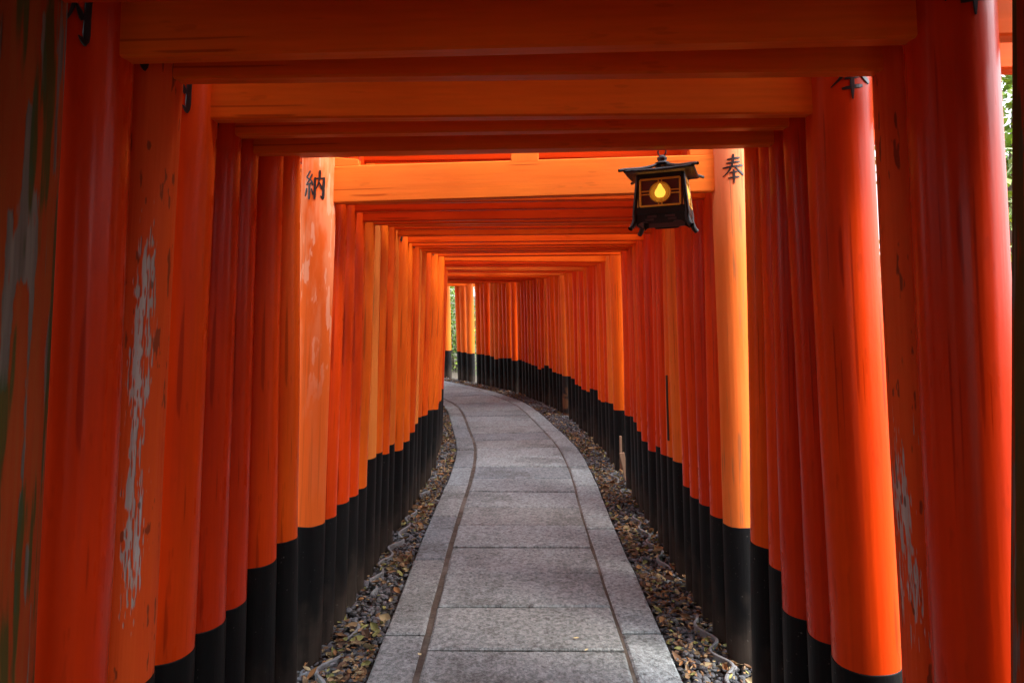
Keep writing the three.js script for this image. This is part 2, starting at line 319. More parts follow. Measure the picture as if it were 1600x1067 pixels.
const BEAMS = {};
function beamGeo(w, h, d) { const k = [Math.round(w / 0.04), Math.round(h / 0.015), Math.round(d / 0.01)].join(); return BEAMS[k] ??= beam(Math.round(w / 0.04) * 0.04, Math.round(h / 0.015) * 0.015, Math.round(d / 0.01) * 0.01, 0.005); }

// g: {x, z, turn, half widths a and b (inner faces at 0.6 m), foot heights, tie beam underside left and right, its height, class of radius, tone, roof depth}
function gate(g, label) {
  const t = thing('torii_gate', label, 'torii gate', 'torii gates standing close together along the path');
  t.position.set(g.x, 0, -g.z); t.rotation.y = g.turn;
  const r = CLASSES[g.c], tone = TONES[g.tone], lean = g.lean ?? 0.03;
  for (const s of [-1, 1]) {
    const inner = s < 0 ? g.a : g.b, k = s < 0 ? g.kl : g.kr, under = s < 0 ? g.bl : g.br;
    const ln = (g.vary ? rr(-0.007, 0.007) : 0) + (s > 0 ? g.leanR ?? lean : lean) + (g.leanR ? 0 : rr(-0.005, 0.005));
    const vr = Math.floor(rnd() * 3), p = mesh('post', SHAFT[g.c][vr], (s < 0 ? g.ml : g.mr) ?? (g.vary && rnd() < 0.4 ? TONES[clamp(g.tone + (rnd() < 0.5 ? -1 : 1), 0, 3)] : tone), t);
    p.position.set(s * (inner + r + 0.6 * ln), 0, 0); p.rotation.z = s * ln; 
    if (s < 0 ? g.ll : g.lr) p.userData.label = s < 0 ? g.ll : g.lr;
    const f = mesh('black_foot', FOOT[g.c], g.bare && s > 0 ? bareFoot : blackFoot, p); f.scale.y = k; f.rotation.y = rr(0, 6);
    const c = mesh('character', (s < 0 ? CHAR_NO : CHAR_HO)[g.c], ink, p); c.position.y = under + (s < 0 ? 0.006 : 0.030); c.rotation.y = -s * 0.02 + (g.face ?? 0);
    // the post is narrower up there; bring the strokes onto its surface
    const kk = 1.02 - 0.022 * (under + 0.1); c.scale.set(kk, 1, kk); c.position.x = bendAt(under + 0.1, vr);
    if (s > 0 && g.strip) { const q = mesh('gap_shade', beam(0.016, 0.40, 0.012, 0.002), ink, p); q.position.set(-Math.sin(g.strip) * r * 1.0, 0.95, Math.cos(g.strip) * r * 1.0); q.rotation.y = -g.strip; }  // dark strip laid on the post for the shade of a gap between posts
  }
  const wid = g.a + g.b + 4 * r, cx = (g.b - g.a) / 2, tilt = Math.atan2(g.br - g.bl, wid * 0.75), mid = (g.bl + g.br) / 2;
  const bm = g.mb ?? tone;
  const tie = mesh('tie_beam', beamGeo(wid + 0.34, g.bh, 0.05), bm, t); tie.position.set(cx, mid + g.bh / 2, 0); tie.rotation.z = tilt;
  const yTop = mid + g.bh;
  const st = mesh('strut', STRUT, bm, t); st.position.set(cx, yTop + 0.09, 0); st.rotation.z = tilt;
  for (const s of [-1, 1]) { const w = mesh('wedge', WEDGE, bm, t); const x = s * ((s < 0 ? g.a : g.b) - 0.045 - 0.05); w.position.set(x, yTop + 0.019 + Math.tan(tilt) * (x - cx), 0); if (s > 0) w.rotation.y = Math.PI; w.rotation.z = s > 0 ? -tilt : tilt; }
  const top = mesh('top_beam', beamGeo(wid + 0.5, 0.165, g.roof), bm, t); top.position.set(cx, yTop + 0.18 + 0.082, 0); top.rotation.z = tilt;
  const cap = mesh('roof_cap', beamGeo(wid + 0.58, 0.03, g.roof + 0.03), capBlack, top); cap.position.y = 0.082 + 0.016;
  return t;
}
const WORDS = ['first', 'second', 'third', 'fourth', 'fifth', 'sixth', 'seventh', 'eighth', 'ninth', 'tenth', 'eleventh', 'twelfth', 'thirteenth', 'fourteenth', 'fifteenth', 'sixteenth', 'seventeenth', 'eighteenth', 'nineteenth', 'twentieth'];
const ordinal = n => n <= 20 ? WORDS[n - 1] : n < 30 ? 'twenty-' + WORDS[n - 21] : n === 30 ? 'thirtieth' : n < 40 ? 'thirty-' + WORDS[n - 31] : n === 40 ? 'fortieth' : 'forty-' + WORDS[n - 41];
const HUE = ['deep red', 'vermilion', 'orange', 'faded ochre-orange', 'chalky orange', 'dark red'];
// near gates: [depth, inner left, inner right, foot left, foot right, tie beam left, right (above the eye), beam height, class, tone, roof, lean]
const NEAR = [
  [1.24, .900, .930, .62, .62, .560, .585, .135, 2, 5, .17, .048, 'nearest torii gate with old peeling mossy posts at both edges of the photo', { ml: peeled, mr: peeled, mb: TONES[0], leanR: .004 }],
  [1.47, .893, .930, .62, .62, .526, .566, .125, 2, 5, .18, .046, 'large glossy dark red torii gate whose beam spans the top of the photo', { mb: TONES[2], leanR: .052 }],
  [1.66, .886, .966, .67, .60, .543, .562, .110, 2, 1, .18, .053, 'torii gate with long pale scratches down both worn posts', { ml: scratchLeft, mr: scratchRight, mb: TONES[2], ll: 'worn post with a long pale scratch', lr: 'worn post scraped to grey wood' }],
  [1.93, .907, .912, .60, .575, .520, .535, .125, 2, 0, .17, .048, 'glossy torii gate just behind the scratched one, right post lit at its edge', { mb: TONES[2], leanR: .050 }],
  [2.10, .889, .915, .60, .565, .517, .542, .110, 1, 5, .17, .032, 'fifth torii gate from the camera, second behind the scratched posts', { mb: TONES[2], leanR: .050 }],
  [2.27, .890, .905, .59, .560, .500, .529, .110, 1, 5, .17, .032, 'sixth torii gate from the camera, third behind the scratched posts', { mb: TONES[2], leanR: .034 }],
  [2.45, .853, .930, .66, .640, .560, .588, .110, 1, 0, .17, .022, 'seventh torii gate from the camera, two in front of the pale lettered gate', { mb: TONES[1], leanR: .026 }],
  [2.60, .822, .915, .69, .670, .567, .600, .110, 0, 1, .14, .010, 'eighth torii gate from the camera, just before the pale lettered gate', { mb: TONES[1], leanR: .017 }],
  [3.06, .842, .950, .604, .600, .460, .508, .165, 0, 4, .12, .030, 'pale orange torii gate showing two whole black characters beside the lantern', { ml: chalkPost, mr: smudgedPost, mb: TONES[3], lift: .045 }],
];
for (const [z, a, b, kl, kr, bl, br, bh, c, tone, roof, lean, label, more] of NEAR)
  gate({ x: 0, z, turn: 0, a, b, kl, kr, bl: bl + EYE, br: br + EYE, bh, c, tone, roof, lean, ...more }, label);
for (let i = 0; i < 16; i++)   // the tunnel goes on behind the viewpoint: unseen gates added to shade the foreground
  gate({ x: -.01 * i, z: (i < 4 ? 1.03 : .77) - .205 * i, turn: 0, a: .92, b: .93, kl: .6, kr: .6, bl: 2.13, br: 2.15, bh: .125, c: 2, tone: i % 2 ? 0 : 5, roof: .18, lean: .045 }, `unseen torii gate added behind the viewpoint for shade, ${ordinal(i + 1)} one back from the nearest peeling gate`);  // the wider step leaves a roof gap that lights the near beams
// the straight run behind the pale lettered gate
const MIDDLE = [
  [3.245, .58, .58, .480, .505, 1], [3.453, .585, .577, .472, .497, 0], [3.638, .57, .56, .445, .470, 0], [3.81, .565, .577, .450, .470, 1],
  [4.03, .683, .658, .478, .492, 3], [4.19, .68, .651, .484, .500, 2], [4.395, .627, .62, .488, .500, 1], [4.55, .657, .642, .462, .478, 2], [4.85, .556, .552, .445, .460, 1], [5.095, .57, .57, .440, .455, 1],
  [5.306, .595, .607, .437, .450, 1], [5.447, .64, .65, .430, .444, 3], [5.61, .664, .67, .435, .450, 2], [5.92, .63, .626, .450, .465, 1], [6.24, .63, .626, .450, .465, 1],
];
MIDDLE.forEach(([z, kl, kr, bl, br, tone], i) => {
  const a = .842 - .0375 * (z - 3.06), b = i === 14 ? 1.08 : .945 + .012 * (z - 3.06);
  const RIGHT_SHADE = [0, 5, 0, 0, 3, 2, 0, 0, 5, 0, 1, 0, 0, 0, 0];  // redder right posts, partly the shade of the right wall put into the paint
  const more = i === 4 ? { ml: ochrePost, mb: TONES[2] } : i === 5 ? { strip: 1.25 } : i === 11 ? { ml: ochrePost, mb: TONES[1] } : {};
  gate({ x: 0, z: z, turn: rr(-.01, .01), a, b, kl, kr, bl: bl + EYE, br: br + EYE, bh: [.11, .125, .14][i % 3], c: [0, 1, 1, 0, 1, 1, 0][i % 7], tone, roof: .05, lean: .03, vary: 1, mr: TONES[RIGHT_SHADE[i]], ...more },
    `${HUE[tone]} torii gate, ${ordinal(i + 1)} one behind the pale gate with two characters`);
});
// the bend to the left: [depth and x of the right inner face, heading, foot height]
const BEND = [
  [6.62, .985, .00, .57], [6.93, .98, .01, .59], [7.17, .98, .03, .57], [7.46, .97, .05, .53], [7.62, .96, .05, .53], [7.87, .94, .06, .61], [8.14, .93, .07, .59], [8.35, .91, .09, .53], [8.64, .88, .10, .52], [8.85, .86, .10, .54],
  [9.10, .84, .10, .53], [9.36, .81, .12, .58], [9.58, .78, .14, .59], [9.92, .73, .15, .56], [10.12, .70, .17, .57], [10.30, .67, .19, .56], [10.51, .62, .21, .56], [10.70, .58, .22, .60], [10.95, .52, .24, .62], [11.11, .48, .26, .57],
  [11.30, .43, .28, .53], [11.46, .38, .29, .57], [11.63, .33, .30, .57], [11.79, .28, .32, .58], [11.94, .23, .34, .59], [12.08, .18, .35, .60], [12.27, .11, .35, .61], [12.55, .00, .38, .57], [12.77, -.09, .43, .60], [12.92, -.16, .46, .59],
  [13.08, -.25, .47, .57], [13.26, -.34, .47, .54], [13.42, -.42, .48, .58], [13.64, -.54, .51, .59], [13.79, -.62, .54, .60], [13.95, -.72, .56, .59], [14.30, -.94, .57, .58], [14.51, -1.08, .58, .59], [14.64, -1.17, .60, .60], [15.08, -1.50, .66, .59], [15.26, -1.63, .68, .60],
];
BEND.forEach(([z, x, th, k], i) => {
  const W = i === 0 ? 1.70 : 1.74, tone = [1, 2, 0, 1, 2, 0, 1, 3, 0, 2, 0, 2, 3, 3, 1, 2, 2, 1, 3][i % 19];
  const cx = x - W / 2 * Math.cos(th), cz = z - W / 2 * Math.sin(th), b = .45 + rr(-.035, .035);
  const lastOnes = i >= 39;
  const label = i === 0 ? 'torii gate whose right post glows yellow-orange where the bend begins'
    : i === 36 ? 'torii gate with bright right post beside a white gap near the far end'
    : i === 39 ? 'orange torii gate just past the green gap at the far end'
    : i === 40 ? 'farthest torii gate, mostly hidden at the end of the visible path'
    : `${HUE[tone]} torii gate in the bend, ${ordinal(i)} one behind the post glowing yellow-orange`;
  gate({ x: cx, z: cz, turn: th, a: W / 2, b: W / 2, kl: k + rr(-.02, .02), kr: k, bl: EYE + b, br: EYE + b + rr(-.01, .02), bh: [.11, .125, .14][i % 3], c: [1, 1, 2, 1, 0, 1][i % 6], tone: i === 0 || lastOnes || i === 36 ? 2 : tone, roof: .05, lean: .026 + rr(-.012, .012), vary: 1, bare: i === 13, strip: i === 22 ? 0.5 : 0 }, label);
});

// ---------------------------------------------------------------- hanging lantern
{
  const L = thing('lantern', 'small black roofed metal lantern with a gold crest window hanging from a gate', 'lantern');
  const black = new THREE.MeshStandardMaterial({ color: V(0.018, 0.016, 0.016), roughness: 0.42, metalness: 0.35, bumpMap: groundBump, bumpScale: 0.002 });
  const gold = new THREE.MeshStandardMaterial({ color: V(0.95, 0.52, 0.05), roughness: 0.45 });
  const pane = new THREE.MeshPhysicalMaterial({ color: V(0.14, 0.05, 0.05), roughness: 0.35 });
  const amber = new THREE.MeshStandardMaterial({ color: V(0.42, 0.15, 0.012), roughness: 0.3, emissive: V(1, 0.38, 0.03), emissiveIntensity: 0.06 });
  const glow = new THREE.MeshStandardMaterial({ color: V(0.9, 0.55, 0.05), roughness: 0.4, emissive: V(1, 0.55, 0.06), emissiveIntensity: 0.3 });
  // y = 0 at the foot of the legs, 0.30 at the hook; the body widens towards its base
  const parts = (list, name, mat, parent = L) => mesh(name, mergeGeometries(list.map(g => g.index ? g.toNonIndexed() : g).map(g => { for (const n of Object.keys(g.attributes)) if (!['position', 'normal', 'uv'].includes(n)) g.deleteAttribute(n); return g; })), mat, parent);
  const bx = (w, h, d, x, y, z, rz = 0) => { const g = beam(w, h, d, Math.min(w, h, d) * 0.15); g.rotateZ(rz); g.translate(x, y, z); return g; };
  const tube = (pts, r) => new THREE.TubeGeometry(new THREE.CatmullRomCurve3(pts.map(p => new THREE.Vector3(...p))), 10, r, 8);
  const hw = y => 0.104 - 0.10 * (y - 0.05);          // half width of the body at height y
  const body = [];
  for (const s of [-1, 1]) for (const q of [-1, 1]) { const m = tube([[s * hw(0.05), 0.05, q * hw(0.05)], [s * hw(0.13), 0.13, q * hw(0.13)], [s * hw(0.215), 0.215, q * hw(0.215)]], 0.009); body.push(m); }
  for (const [y, h] of [[0.07, 0.03], [0.208, 0.024]]) for (let k = 0; k < 4; k++) { const g = bx(2 * hw(y), h, 0.012, 0, y, hw(y)); g.rotateY(k * Math.PI / 2); body.push(g); }
  parts(body, 'frame', black);
  // four windows: plum panes with a gold lattice, ring and jewel
  for (let k = 0; k < 4; k++) {
    const lat = [], y0 = 0.087, y1 = 0.196, ym = (y0 + y1) / 2, w0 = 0.078;
    const g0 = bx(w0 * 2 + 0.02, y1 - y0 + 0.02, 0.006, 0, ym, -0.004);
    for (const y of [y0, y1]) lat.push(bx(w0 * 2, 0.0075, 0.008, 0, y, 0.004));
    for (const x of [-w0, w0]) lat.push(bx(0.0075, y1 - y0, 0.008, x, ym, 0.004));
    for (const s of [-1, 1]) for (const q of [-1, 1]) { lat.push(bx(0.036, 0.0045, 0.006, s * 0.058, ym + q * 0.0065, 0.003)); lat.push(bx(0.0045, 0.012, 0.006, q * 0.0065, ym + s * 0.0475, 0.003)); }
    const ring = new THREE.TorusGeometry(0.0405, 0.0028, 8, 40); ring.translate(0, ym, 0.003); lat.push(ring);
    const ring2 = new THREE.TorusGeometry(0.033, 0.0014, 6, 40, Math.PI * 1.35); ring2.rotateZ(Math.PI * 0.825 + Math.PI / 2 + 0.57); ring2.translate(0, ym, 0.003); lat.push(ring2);
    lat.push(bx(0.0025, 0.03, 0.004, 0, ym - 0.027, 0.003));
    const jw = new THREE.LatheGeometry([[0, -0.021], [0.012, -0.0185], [0.0195, -0.010], [0.0215, 0], [0.0185, 0.010], [0.0125, 0.018], [0.0090, 0.025], [0.0060, 0.032], [0, 0.038]].map(([x, y]) => new THREE.Vector2(x, y)), 20);
    jw.scale(1, 1, 0.3); jw.translate(0, ym - 0.002, 0.004);
    const place = g => { g.rotateX(-0.10); const c = hw(ym) + 0.001; g.translate(0, 0.10 * 0 , c); g.rotateY(k * Math.PI / 2); return g; };
    const shift = g => { g.translate(0, -ym, 0); place(g); g.translate(0, ym, 0); return g; };
    const disc = new THREE.CylinderGeometry(0.039, 0.039, 0.004, 36); disc.rotateX(Math.PI / 2); disc.translate(0, ym, 0.0005);
    const p = mesh('window', shift(g0), pane, L); mesh('amber_disc', shift(disc), amber, p);
    parts(lat.map(shift), 'lattice', gold, p); mesh('jewel', shift(jw), glow, p);
  }
  const bulb = new THREE.PointLight(0xffb050, 0.02, 3); bulb.position.set(0, 0.14, 0); bulb.castShadow = true; bulb.name = 'bulb_light'; L.add(bulb);
  // pierced apron and splayed legs
  const ap = [], backs = [], mauve = new THREE.MeshStandardMaterial({ color: V(0.20, 0.11, 0.12), roughness: 0.6 });
  for (let k = 0; k < 4; k++) {
    const s = new THREE.Shape(), w = 0.094; s.moveTo(-w, 0.058); s.lineTo(w, 0.058); s.lineTo(w, 0.012); s.quadraticCurveTo(w - 0.012, 0.030, 0.055, 0.026); s.lineTo(0.045, 0.018); s.lineTo(-0.045, 0.018); s.lineTo(-0.055, 0.026); s.quadraticCurveTo(-w + 0.012, 0.030, -w, 0.012); s.closePath();
    for (const q of [-1, 1]) for (const [x, y, l] of [[0.036, 0.046, 0.04], [0.044, 0.034, 0.034]]) { const h = new THREE.Path(), a = q * x - l / 2, b = q * x + l / 2; h.moveTo(a, y - 0.0045); h.lineTo(a, y + 0.0045); h.lineTo(b, y + 0.0045); h.lineTo(b, y - 0.0045); h.closePath(); s.holes.push(h); }
    const h0 = beam(0.15, 0.034, 0.003, 0.0005); h0.translate(0, 0.041, hw(0.05) - 0.009); h0.rotateY(k * Math.PI / 2); backs.push(h0);
    const g = new THREE.ExtrudeGeometry(s, { depth: 0.005, bevelEnabled: false }); g.translate(0, 0, hw(0.05) - 0.004); g.rotateY(k * Math.PI / 2); ap.push(g);
  }
  parts(backs, 'apron_lining', mauve, parts(ap, 'apron', black));
  mesh('floor_plate', bx(0.19, 0.006, 0.19, 0, 0.058, 0), pane, L);
  for (const s of [-1, 1]) for (const q of [-1, 1]) mesh('leg', tube([[s * 0.100, 0.062, q * 0.100], [s * 0.103, 0.035, q * 0.103], [s * 0.111, 0.012, q * 0.111], [s * 0.120, 0.0, q * 0.120]], 0.0105), black, L);
  // roof: a low four sided pyramid with a swept eave and rolled corner ridges
  {
    const N = 12, W = 0.132, m = new MB();
    const top = (u, v) => { const d = Math.max(Math.abs(u), Math.abs(v)), cor = Math.min(Math.abs(u), Math.abs(v)); return 0.266 - 0.036 * Math.pow(d, 0.8) + 0.004 * Math.pow(cor * d, 3); };
    const P = (i, j, lo) => { const u = i / N * 2 - 1, v = j / N * 2 - 1; return [u * W, top(u, v) - lo, v * W]; };
    for (let i = 0; i < N; i++) for (let j = 0; j < N; j++) { m.quad(P(i, j, 0), P(i, j + 1, 0), P(i + 1, j + 1, 0), P(i + 1, j, 0)); m.quad(P(i, j, .008), P(i + 1, j, .008), P(i + 1, j + 1, .008), P(i, j + 1, .008)); }
    for (let i = 0; i < N; i++) { m.quad(P(i, 0, .008), P(i, 0, 0), P(i + 1, 0, 0), P(i + 1, 0, .008)); m.quad(P(i, N, 0), P(i, N, .008), P(i + 1, N, .008), P(i + 1, N, 0)); m.quad(P(0, i, 0), P(0, i, .008), P(0, i + 1, .008), P(0, i + 1, 0)); m.quad(P(N, i, .008), P(N, i, 0), P(N, i + 1, 0), P(N, i + 1, .008)); }
    const roof = mesh('roof', m.geo(), black, L);
    const ed = []; for (let k = 0; k < 4; k++) { const g = tube([[-W, top(1, 1) - .004, W], [0, top(0, 1) - .004, W], [W, top(1, 1) - .004, W]], 0.006); g.rotateY(k * Math.PI / 2); ed.push(g); }
    parts(ed, 'eave_rail', black, roof);
    for (const s of [-1, 1]) for (const q of [-1, 1]) mesh('corner_ridge', tube([[0, 0.276, 0], [s * W * 0.5, top(.5, .5) + .004, q * W * 0.5], [s * W, top(1, 1) + .003, q * W], [s * (W + 0.020), top(1, 1) - 0.003, q * (W + 0.020)]], 0.0065), black, roof);
  }
  mesh('finial', new THREE.LatheGeometry([[0, 0.268], [0.034, 0.270], [0.030, 0.278], [0.016, 0.284], [0.020, 0.291], [0.021, 0.298], [0.013, 0.306], [0.005, 0.31], [0, 0.311]].map(([x, y]) => new THREE.Vector2(x, y)), 20), black, L);
  const ringG = new THREE.TorusGeometry(0.016, 0.003, 8, 20); ringG.translate(0, 0.322, 0); mesh('hanging_ring', ringG, black, L);
  mesh('hanger', tube([[0, 0.336, 0], [0, 0.36, 0.0], [0, 0.40, 0]], 0.003), black, L);
  L.position.set(0.625, 1.880, -2.80); L.rotation.set(0, -0.34, 0.03);
}

// ---------------------------------------------------------------- gravel, leaves, edging
{
  const bed = new MB();
  for (const s of [-1, 1]) for (let a = 0.2; a < TOTAL - 0.8; a += 0.2) {
    const q = (ss, o) => { const [x, z] = at(ss, o); return [x, -0.034, z]; };
    const o0 = s < 0 ? -1.25 : 0.60, o1 = s < 0 ? -0.60 : 1.25;
    bed.quad(q(a, o0), q(a, o1), q(a + 0.2, o1), q(a + 0.2, o0), [o0, a], [o1, a], [o1, a + 0.2], [o0, a + 0.2]);
  }
  struct(mesh('gravel_bed', bed.geo(), new THREE.MeshStandardMaterial({ map: tex(512, 512, (u, v) => { const n = fbm(u, v, 50, 50, 601, 3); return mix([0.012, 0.010, 0.009], [0.05, 0.038, 0.028], n); }, 0.8, 0.8), bumpMap: groundBump, bumpScale: 0.02, roughness: 1 })));
  const peb = new THREE.IcosahedronGeometry(1, 1), M4 = new THREE.Matrix4(), Q = new THREE.Quaternion(), E = new THREE.Euler(), P = new THREE.Vector3(), S = new THREE.Vector3(), C = new THREE.Color();
  const smin = sOf(1.6), smax = TOTAL - 3.6;
  const spot = (i, n, pw) => { const s = smin + (smax - smin) * Math.pow((i + rnd()) / n, pw), left = rnd() < 0.5; return [s, left]; };
  const n = 19000, pm = new THREE.InstancedMesh(peb, new THREE.MeshStandardMaterial({ color: 0xffffff, roughness: 0.62, bumpMap: groundBump, bumpScale: 0.002 }), n);
  for (let i = 0; i < n; i++) {
    const [s, left] = spot(i, n, 1.25), o = left ? rr(-1.0, -0.685) : rr(0.672, 1.02), r = rr(0.007, 0.017) * (rnd() < 0.12 ? 1.35 : 1);
    const [x, z] = at(s, o); P.set(x, -0.03 + r * 0.3 + rr(0, 0.014), z); E.set(rr(-.5, .5), rr(0, 6.3), rr(-.5, .5)); Q.setFromEuler(E); S.set(r * rr(.9, 1.3), r * rr(.45, .7), r * rr(.7, 1));
    pm.setMatrixAt(i, M4.compose(P, Q, S)); const k = rr(0.03, 0.10) * (rnd() < 0.15 ? 1.8 : 1); pm.setColorAt(i, C.setRGB(k * rr(.92, 1.05), k, k * rr(1.0, 1.15)));
  }
  pm.name = 'pebbles'; pm.castShadow = pm.receiveShadow = true; pm.userData = { kind: 'stuff', label: 'dark grey rounded pebbles filling the strips between path and posts', category: 'pebbles' }; scene.add(pm);
  // curled leaves
  const lg = new THREE.PlaneGeometry(1, 1.7, 3, 5); lg.rotateX(-Math.PI / 2);
  { const p = lg.attributes.position; for (let k = 0; k < p.count; k++) { const x = p.getX(k), z = p.getZ(k), t = z / 1.7 + 0.5, wdt = Math.sin(Math.PI * clamp(t * 0.94 + 0.03)) * (0.9 + 0.1 * Math.sin(t * 25)); p.setX(k, x * wdt); p.setY(k, 0.9 * x * x * wdt + 0.35 * (t - 0.4) * (t - 0.4) * 2); } lg.computeVertexNormals(); }
  const nl = 11000, lm = new THREE.InstancedMesh(lg, new THREE.MeshStandardMaterial({ color: 0xffffff, roughness: 0.8, side: THREE.DoubleSide }), nl);
  const LC = [[.20, .115, .05], [.28, .18, .09], [.14, .07, .03], [.32, .24, .12], [.10, .05, .025], [.22, .21, .06], [.24, .11, .035]];
  for (let i = 0; i < nl; i++) {
    const [s, left] = spot(i, nl, 1.3), e = Math.pow(rnd(), 1.3), o = left ? -0.69 - 0.27 * e : 0.675 + 0.30 * e, r = rr(0.009, 0.022) * (rnd() < 0.12 ? 2.0 : 1);
    const cl = fbm(s / 20, 0.5, 60, 2, 700 + (left ? 1 : 9), 2); if (cl < 0.46 && rnd() < 0.8) { P.set(0, -0.5, -3); S.set(.001, .001, .001); } else { const [x, z] = at(s, o); P.set(x, -0.008 + rr(0, 0.018), z); S.set(r * rr(.7, 1.3), r * rr(.8, 2.2), r * rr(.8, 1.2)); }
    E.set(rr(-.7, .7) + (rnd() < .4 ? Math.PI : 0), rr(0, 6.3), rr(-.7, .7)); Q.setFromEuler(E);
    lm.setMatrixAt(i, M4.compose(P, Q, S)); const c = LC[Math.floor(rnd() * 7)], k = rr(.55, 1.1); lm.setColorAt(i, C.setRGB(c[0] * k, c[1] * k, c[2] * k));
  }
  lm.name = 'leaf_litter'; lm.castShadow = lm.receiveShadow = true; lm.userData = { kind: 'stuff', label: 'brown and yellow fallen leaves lying over the pebbles', category: 'leaves' }; scene.add(lm);
  // wavy edging half buried along each row of posts
  const em = new THREE.MeshStandardMaterial({ map: tex(128, 128, (u, v) => { const k = 0.10 + 0.09 * fbm(u, v, 12, 12, 621, 4); return [k, k * 1.02, k * 1.04]; }, 0.3, 0.3), roughness: 0.6, bumpMap: groundBump, bumpScale: 0.002 });
  for (const sd of [-1, 1]) {
    const m = new MB(); let prev = null;
    for (let s = smin; s < sOf(8.6); s += 0.012) {
      const ph = s * 2 * Math.PI / 0.27, sq = Math.sin(ph + 1.6 * Math.sin(s * 2.3 + sd)) * (0.4 + 0.9 * fbm(s / 20, 0.1, 60, 2, 660 + sd, 2));
      const o = sd * (sd < 0 ? 0.868 - 0.012 * (s - smin) : 0.858) + 0.032 * sq + 0.012 * Math.sin(s * 5.1 + sd), ds = 0;
      const up = 0.004 + 0.017 * (fbm(s / 20, 0.3, 70, 2, 640 + sd, 2)) - 0.035 * smooth(0.50, 0.58, fbm(s / 20, 0.7, 45, 2, 650 + sd, 2)), th = 0.0075;
      const a = at(s + ds, o - th), b = at(s + ds, o + th);
      const row = [[a[0], -0.06, a[1]], [a[0], up - .003, a[1]], [a[0] + (b[0] - a[0]) * .25, up, a[1] + (b[1] - a[1]) * .25], [a[0] + (b[0] - a[0]) * .75, up, a[1] + (b[1] - a[1]) * .75], [b[0], up - .003, b[1]], [b[0], -0.06, b[1]]];
      const uq = [0, .06, .063, .073, .076, .136];
      if (prev) for (let q = 0; q < 5; q++) m.quad(prev[q], row[q], row[q + 1], prev[q + 1], [uq[q], s - .012], [uq[q], s], [uq[q + 1], s], [uq[q + 1], s - .012]);
      prev = row;
    }
    const e = mesh('wavy_edging', m.geo(), em); e.userData = { label: sd < 0 ? 'wavy grey edging half buried in gravel along the left posts' : 'wavy grey edging half buried in gravel along the right posts', category: 'edging', group: 'wavy edgings along the gravel' };
  }
  // single leaves on the stone
  const leafMat = new THREE.MeshStandardMaterial({ color: V(.50, .42, .22), roughness: .8, side: THREE.DoubleSide });
  const one = (s, x, z, rot, label) => { const o = mesh('fallen_leaf', lg, leafMat); o.scale.setScalar(s); o.position.set(x, 0.008, -z); o.rotation.y = rot; o.userData = { label, category: 'leaf', group: 'single leaves lying on the path' }; };
  one(.017, -.415, 3.06, .6, 'pale dry leaf in the left joint of the near paving slabs');
  one(.016, .302, 3.21, 1.4, 'small yellowish leaf on the near slab, right of its middle');
  one(.013, .338, 3.10, 2.2, 'tiny yellowish leaf on the slab joint, just nearer than another leaf');
}
// stake leaning by the posts on the right
{
  const wood = new THREE.MeshStandardMaterial({ map: tex(128, 256, (u, v) => { const s = fbm(u, v, 40, 4, 661, 4); return mix([0.16, 0.085, 0.05], [0.33, 0.20, 0.13], s); }, 0.1, 0.5), roughness: 0.85 });
  const t = thing('wooden_stake', 'split brown wooden stake leaning against black post feet on the right', 'stake');
  const b = mesh('board', beam(0.045, 0.28, 0.02, 0.003), wood, t); b.position.set(0.02, 0.10, 0); b.rotation.z = 0.20;
  const u = mesh('peg', beam(0.022, 0.30, 0.02, 0.003), wood, t); u.position.set(-0.012, 0.235, -0.023); u.rotation.z = 0.02;
  t.position.set(1.005, 0, -6.2);
}

// ---------------------------------------------------------------- trees and bushes outside the tunnel
function leafCrown(n, rad, size, tint, s) {   // leaf-sized faces gathered in clumps through an uneven volume
  seed = s; const p = [], ix = [], col = [], clumps = [];
  for (let i = 0; i < 26; i++) { const d = new THREE.Vector3(rr(-1, 1), rr(-.8, 1), rr(-1, 1)).normalize().multiplyScalar(Math.pow(rnd(), .5)); clumps.push([d.x * rad[0], d.y * rad[1], d.z * rad[2], rr(.22, .46) * Math.min(...rad), rr(.6, 1.25)]); }
  const q = new THREE.Quaternion(), e = new THREE.Euler(), v = new THREE.Vector3();
  for (let i = 0; i < n; i++) {
    const c = clumps[Math.floor(rnd() * clumps.length)], d = new THREE.Vector3(rr(-1, 1), rr(-1, 1), rr(-1, 1)).normalize().multiplyScalar(c[3] * Math.pow(rnd(), .4));
    e.set(rr(-1, 1), rr(0, 6.3), rr(-.9, .9)); q.setFromEuler(e); const L = size * rr(.6, 1.25), w = L * .42, b = p.length / 3;
    for (const [x, y, z] of [[0, 0, 0], [w, .05 * L, L * .5], [0, 0, L], [-w, .05 * L, L * .5]]) { v.set(x, y, z).applyQuaternion(q); p.push(c[0] + d.x + v.x, c[1] + d.y + v.y, c[2] + d.z + v.z); }
    const k = c[4] * rr(.75, 1.25), yel = rnd(); for (let j = 0; j < 4; j++) col.push(tint[0] * k * (1 + .5 * yel), tint[1] * k, tint[2] * k);
    ix.push(b, b + 1, b + 2, b, b + 2, b + 3);
  }
  const g = new THREE.BufferGeometry(); g.setAttribute('position', new THREE.Float32BufferAttribute(p, 3)); g.setAttribute('color', new THREE.Float32BufferAttribute(col, 3)); g.setIndex(ix); g.computeVertexNormals(); return g;
}
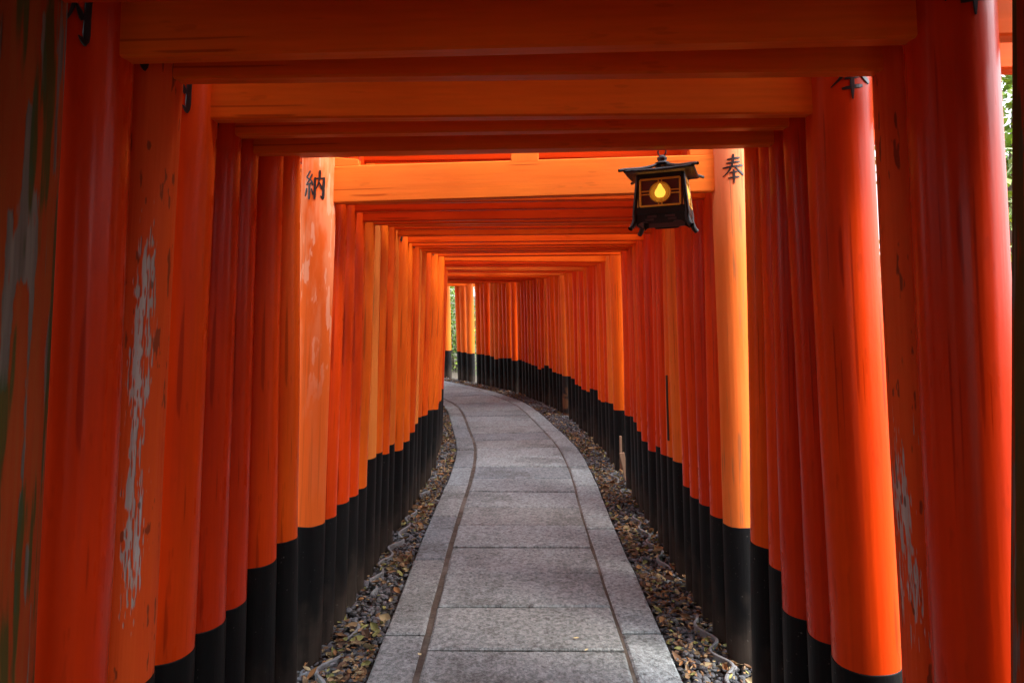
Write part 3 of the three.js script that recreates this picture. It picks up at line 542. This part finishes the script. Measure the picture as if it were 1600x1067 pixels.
{
  const leaf = new THREE.MeshPhysicalMaterial({ color: 0xffffff, vertexColors: true, roughness: .7, transmission: .3, thickness: 0, side: THREE.DoubleSide });
  const bark = new THREE.MeshStandardMaterial({ map: tex(128, 256, (u, v) => { const s = fbm(u, v, 24, 6, 681, 4); return mix([.045, .035, .025], [.13, .10, .075], s); }, 1, 1), roughness: 1 });
  const crowns = [leafCrown(16000, [2.3, 2.4, 2.3], .085, [.14, .27, .02], 11), leafCrown(9000, [2.0, 2.8, 2.0], .12, [.08, .17, .04], 12)];
  const bushes = [leafCrown(9000, [1.3, 1.3, 1.3], .065, [.14, .28, .022], 13), leafCrown(6000, [1.5, 1.1, 1.3], .10, [.09, .2, .035], 14)];
  seed = 991;
  const limb = (a, b, r0, r1) => { const c = new THREE.CatmullRomCurve3([new THREE.Vector3(...a), new THREE.Vector3((a[0] + b[0]) / 2 + rr(-.1, .1), (a[1] + b[1]) / 2, (a[2] + b[2]) / 2 + rr(-.1, .1)), new THREE.Vector3(...b)]); const g = new THREE.TubeGeometry(c, 8, 1, 9), p = g.attributes.position; for (let k = 0; k < p.count; k++) { const ring = Math.floor(k / 10), t = ring / 8, ct = c.getPointAt(t), r = r0 + (r1 - r0) * t; p.setXYZ(k, ct.x + (p.getX(k) - ct.x) * r, ct.y + (p.getY(k) - ct.y) * r, ct.z + (p.getZ(k) - ct.z) * r); } g.computeVertexNormals(); return g; };
  const trunkG = mergeGeometries([limb([0, -.3, 0], [.15, 4.6, .1], .22, .10), limb([.05, 2.2, 0], [1.2, 4.2, .5], .09, .03), limb([.08, 2.6, .05], [-1.1, 4.4, -.5], .09, .03), limb([.1, 3, .05], [.2, 5.2, -1.2], .08, .03)]);
  const stemG = mergeGeometries([0, 1, 2, 3, 4].map(k => limb([0, -.2, 0], [Math.cos(k * 1.3) * .7, .9 + .2 * k % .5, Math.sin(k * 1.3) * .7], .03, .012)));
  const tree = (x, z, s, k, label) => { const t = thing('tree', label, 'tree'); mesh('trunk', trunkG, bark, t); const c = mesh('crown', crowns[k], leaf, t); c.position.set(.1, 4.6, 0); t.position.set(x, -.05, -z); t.scale.setScalar(s); t.rotation.y = x * 3 + z; };
  const bush = (x, z, s, k, label) => { const t = thing('bush', label, 'bush'); mesh('stems', stemG, bark, t); const c = mesh('foliage', bushes[k], leaf, t); c.position.set(0, 1.15, 0); t.position.set(x, -.05, -z); t.scale.setScalar(s); t.rotation.y = x * 2 + z; };
  tree(4.35, 6.0, .85, 0, 'sunlit yellow-green tree seen through the slit at the right edge');
  bush(3.1, 4.2, 1.0, 0, 'low bright bush under the tree in the slit at the right edge');
  bush(4.3, 8.2, 1.2, 1, 'darker bush glimpsed in the narrow slit beside the glossy right post');
  tree(-1.4, 20.5, .9, 0, 'bright green tree filling the gap at the far end');
  bush(-1.5, 17.6, 1.0, 0, 'leafy bush at the foot of the gap at the far end');
  tree(-2.9, 26, 1.3, 1, 'darker bluish tree high behind the gap at the far end');
  bush(-2.6, 19.2, 1.1, 1, 'dim bush behind the leftmost far gate post');
}

renderer.render(scene, camera);
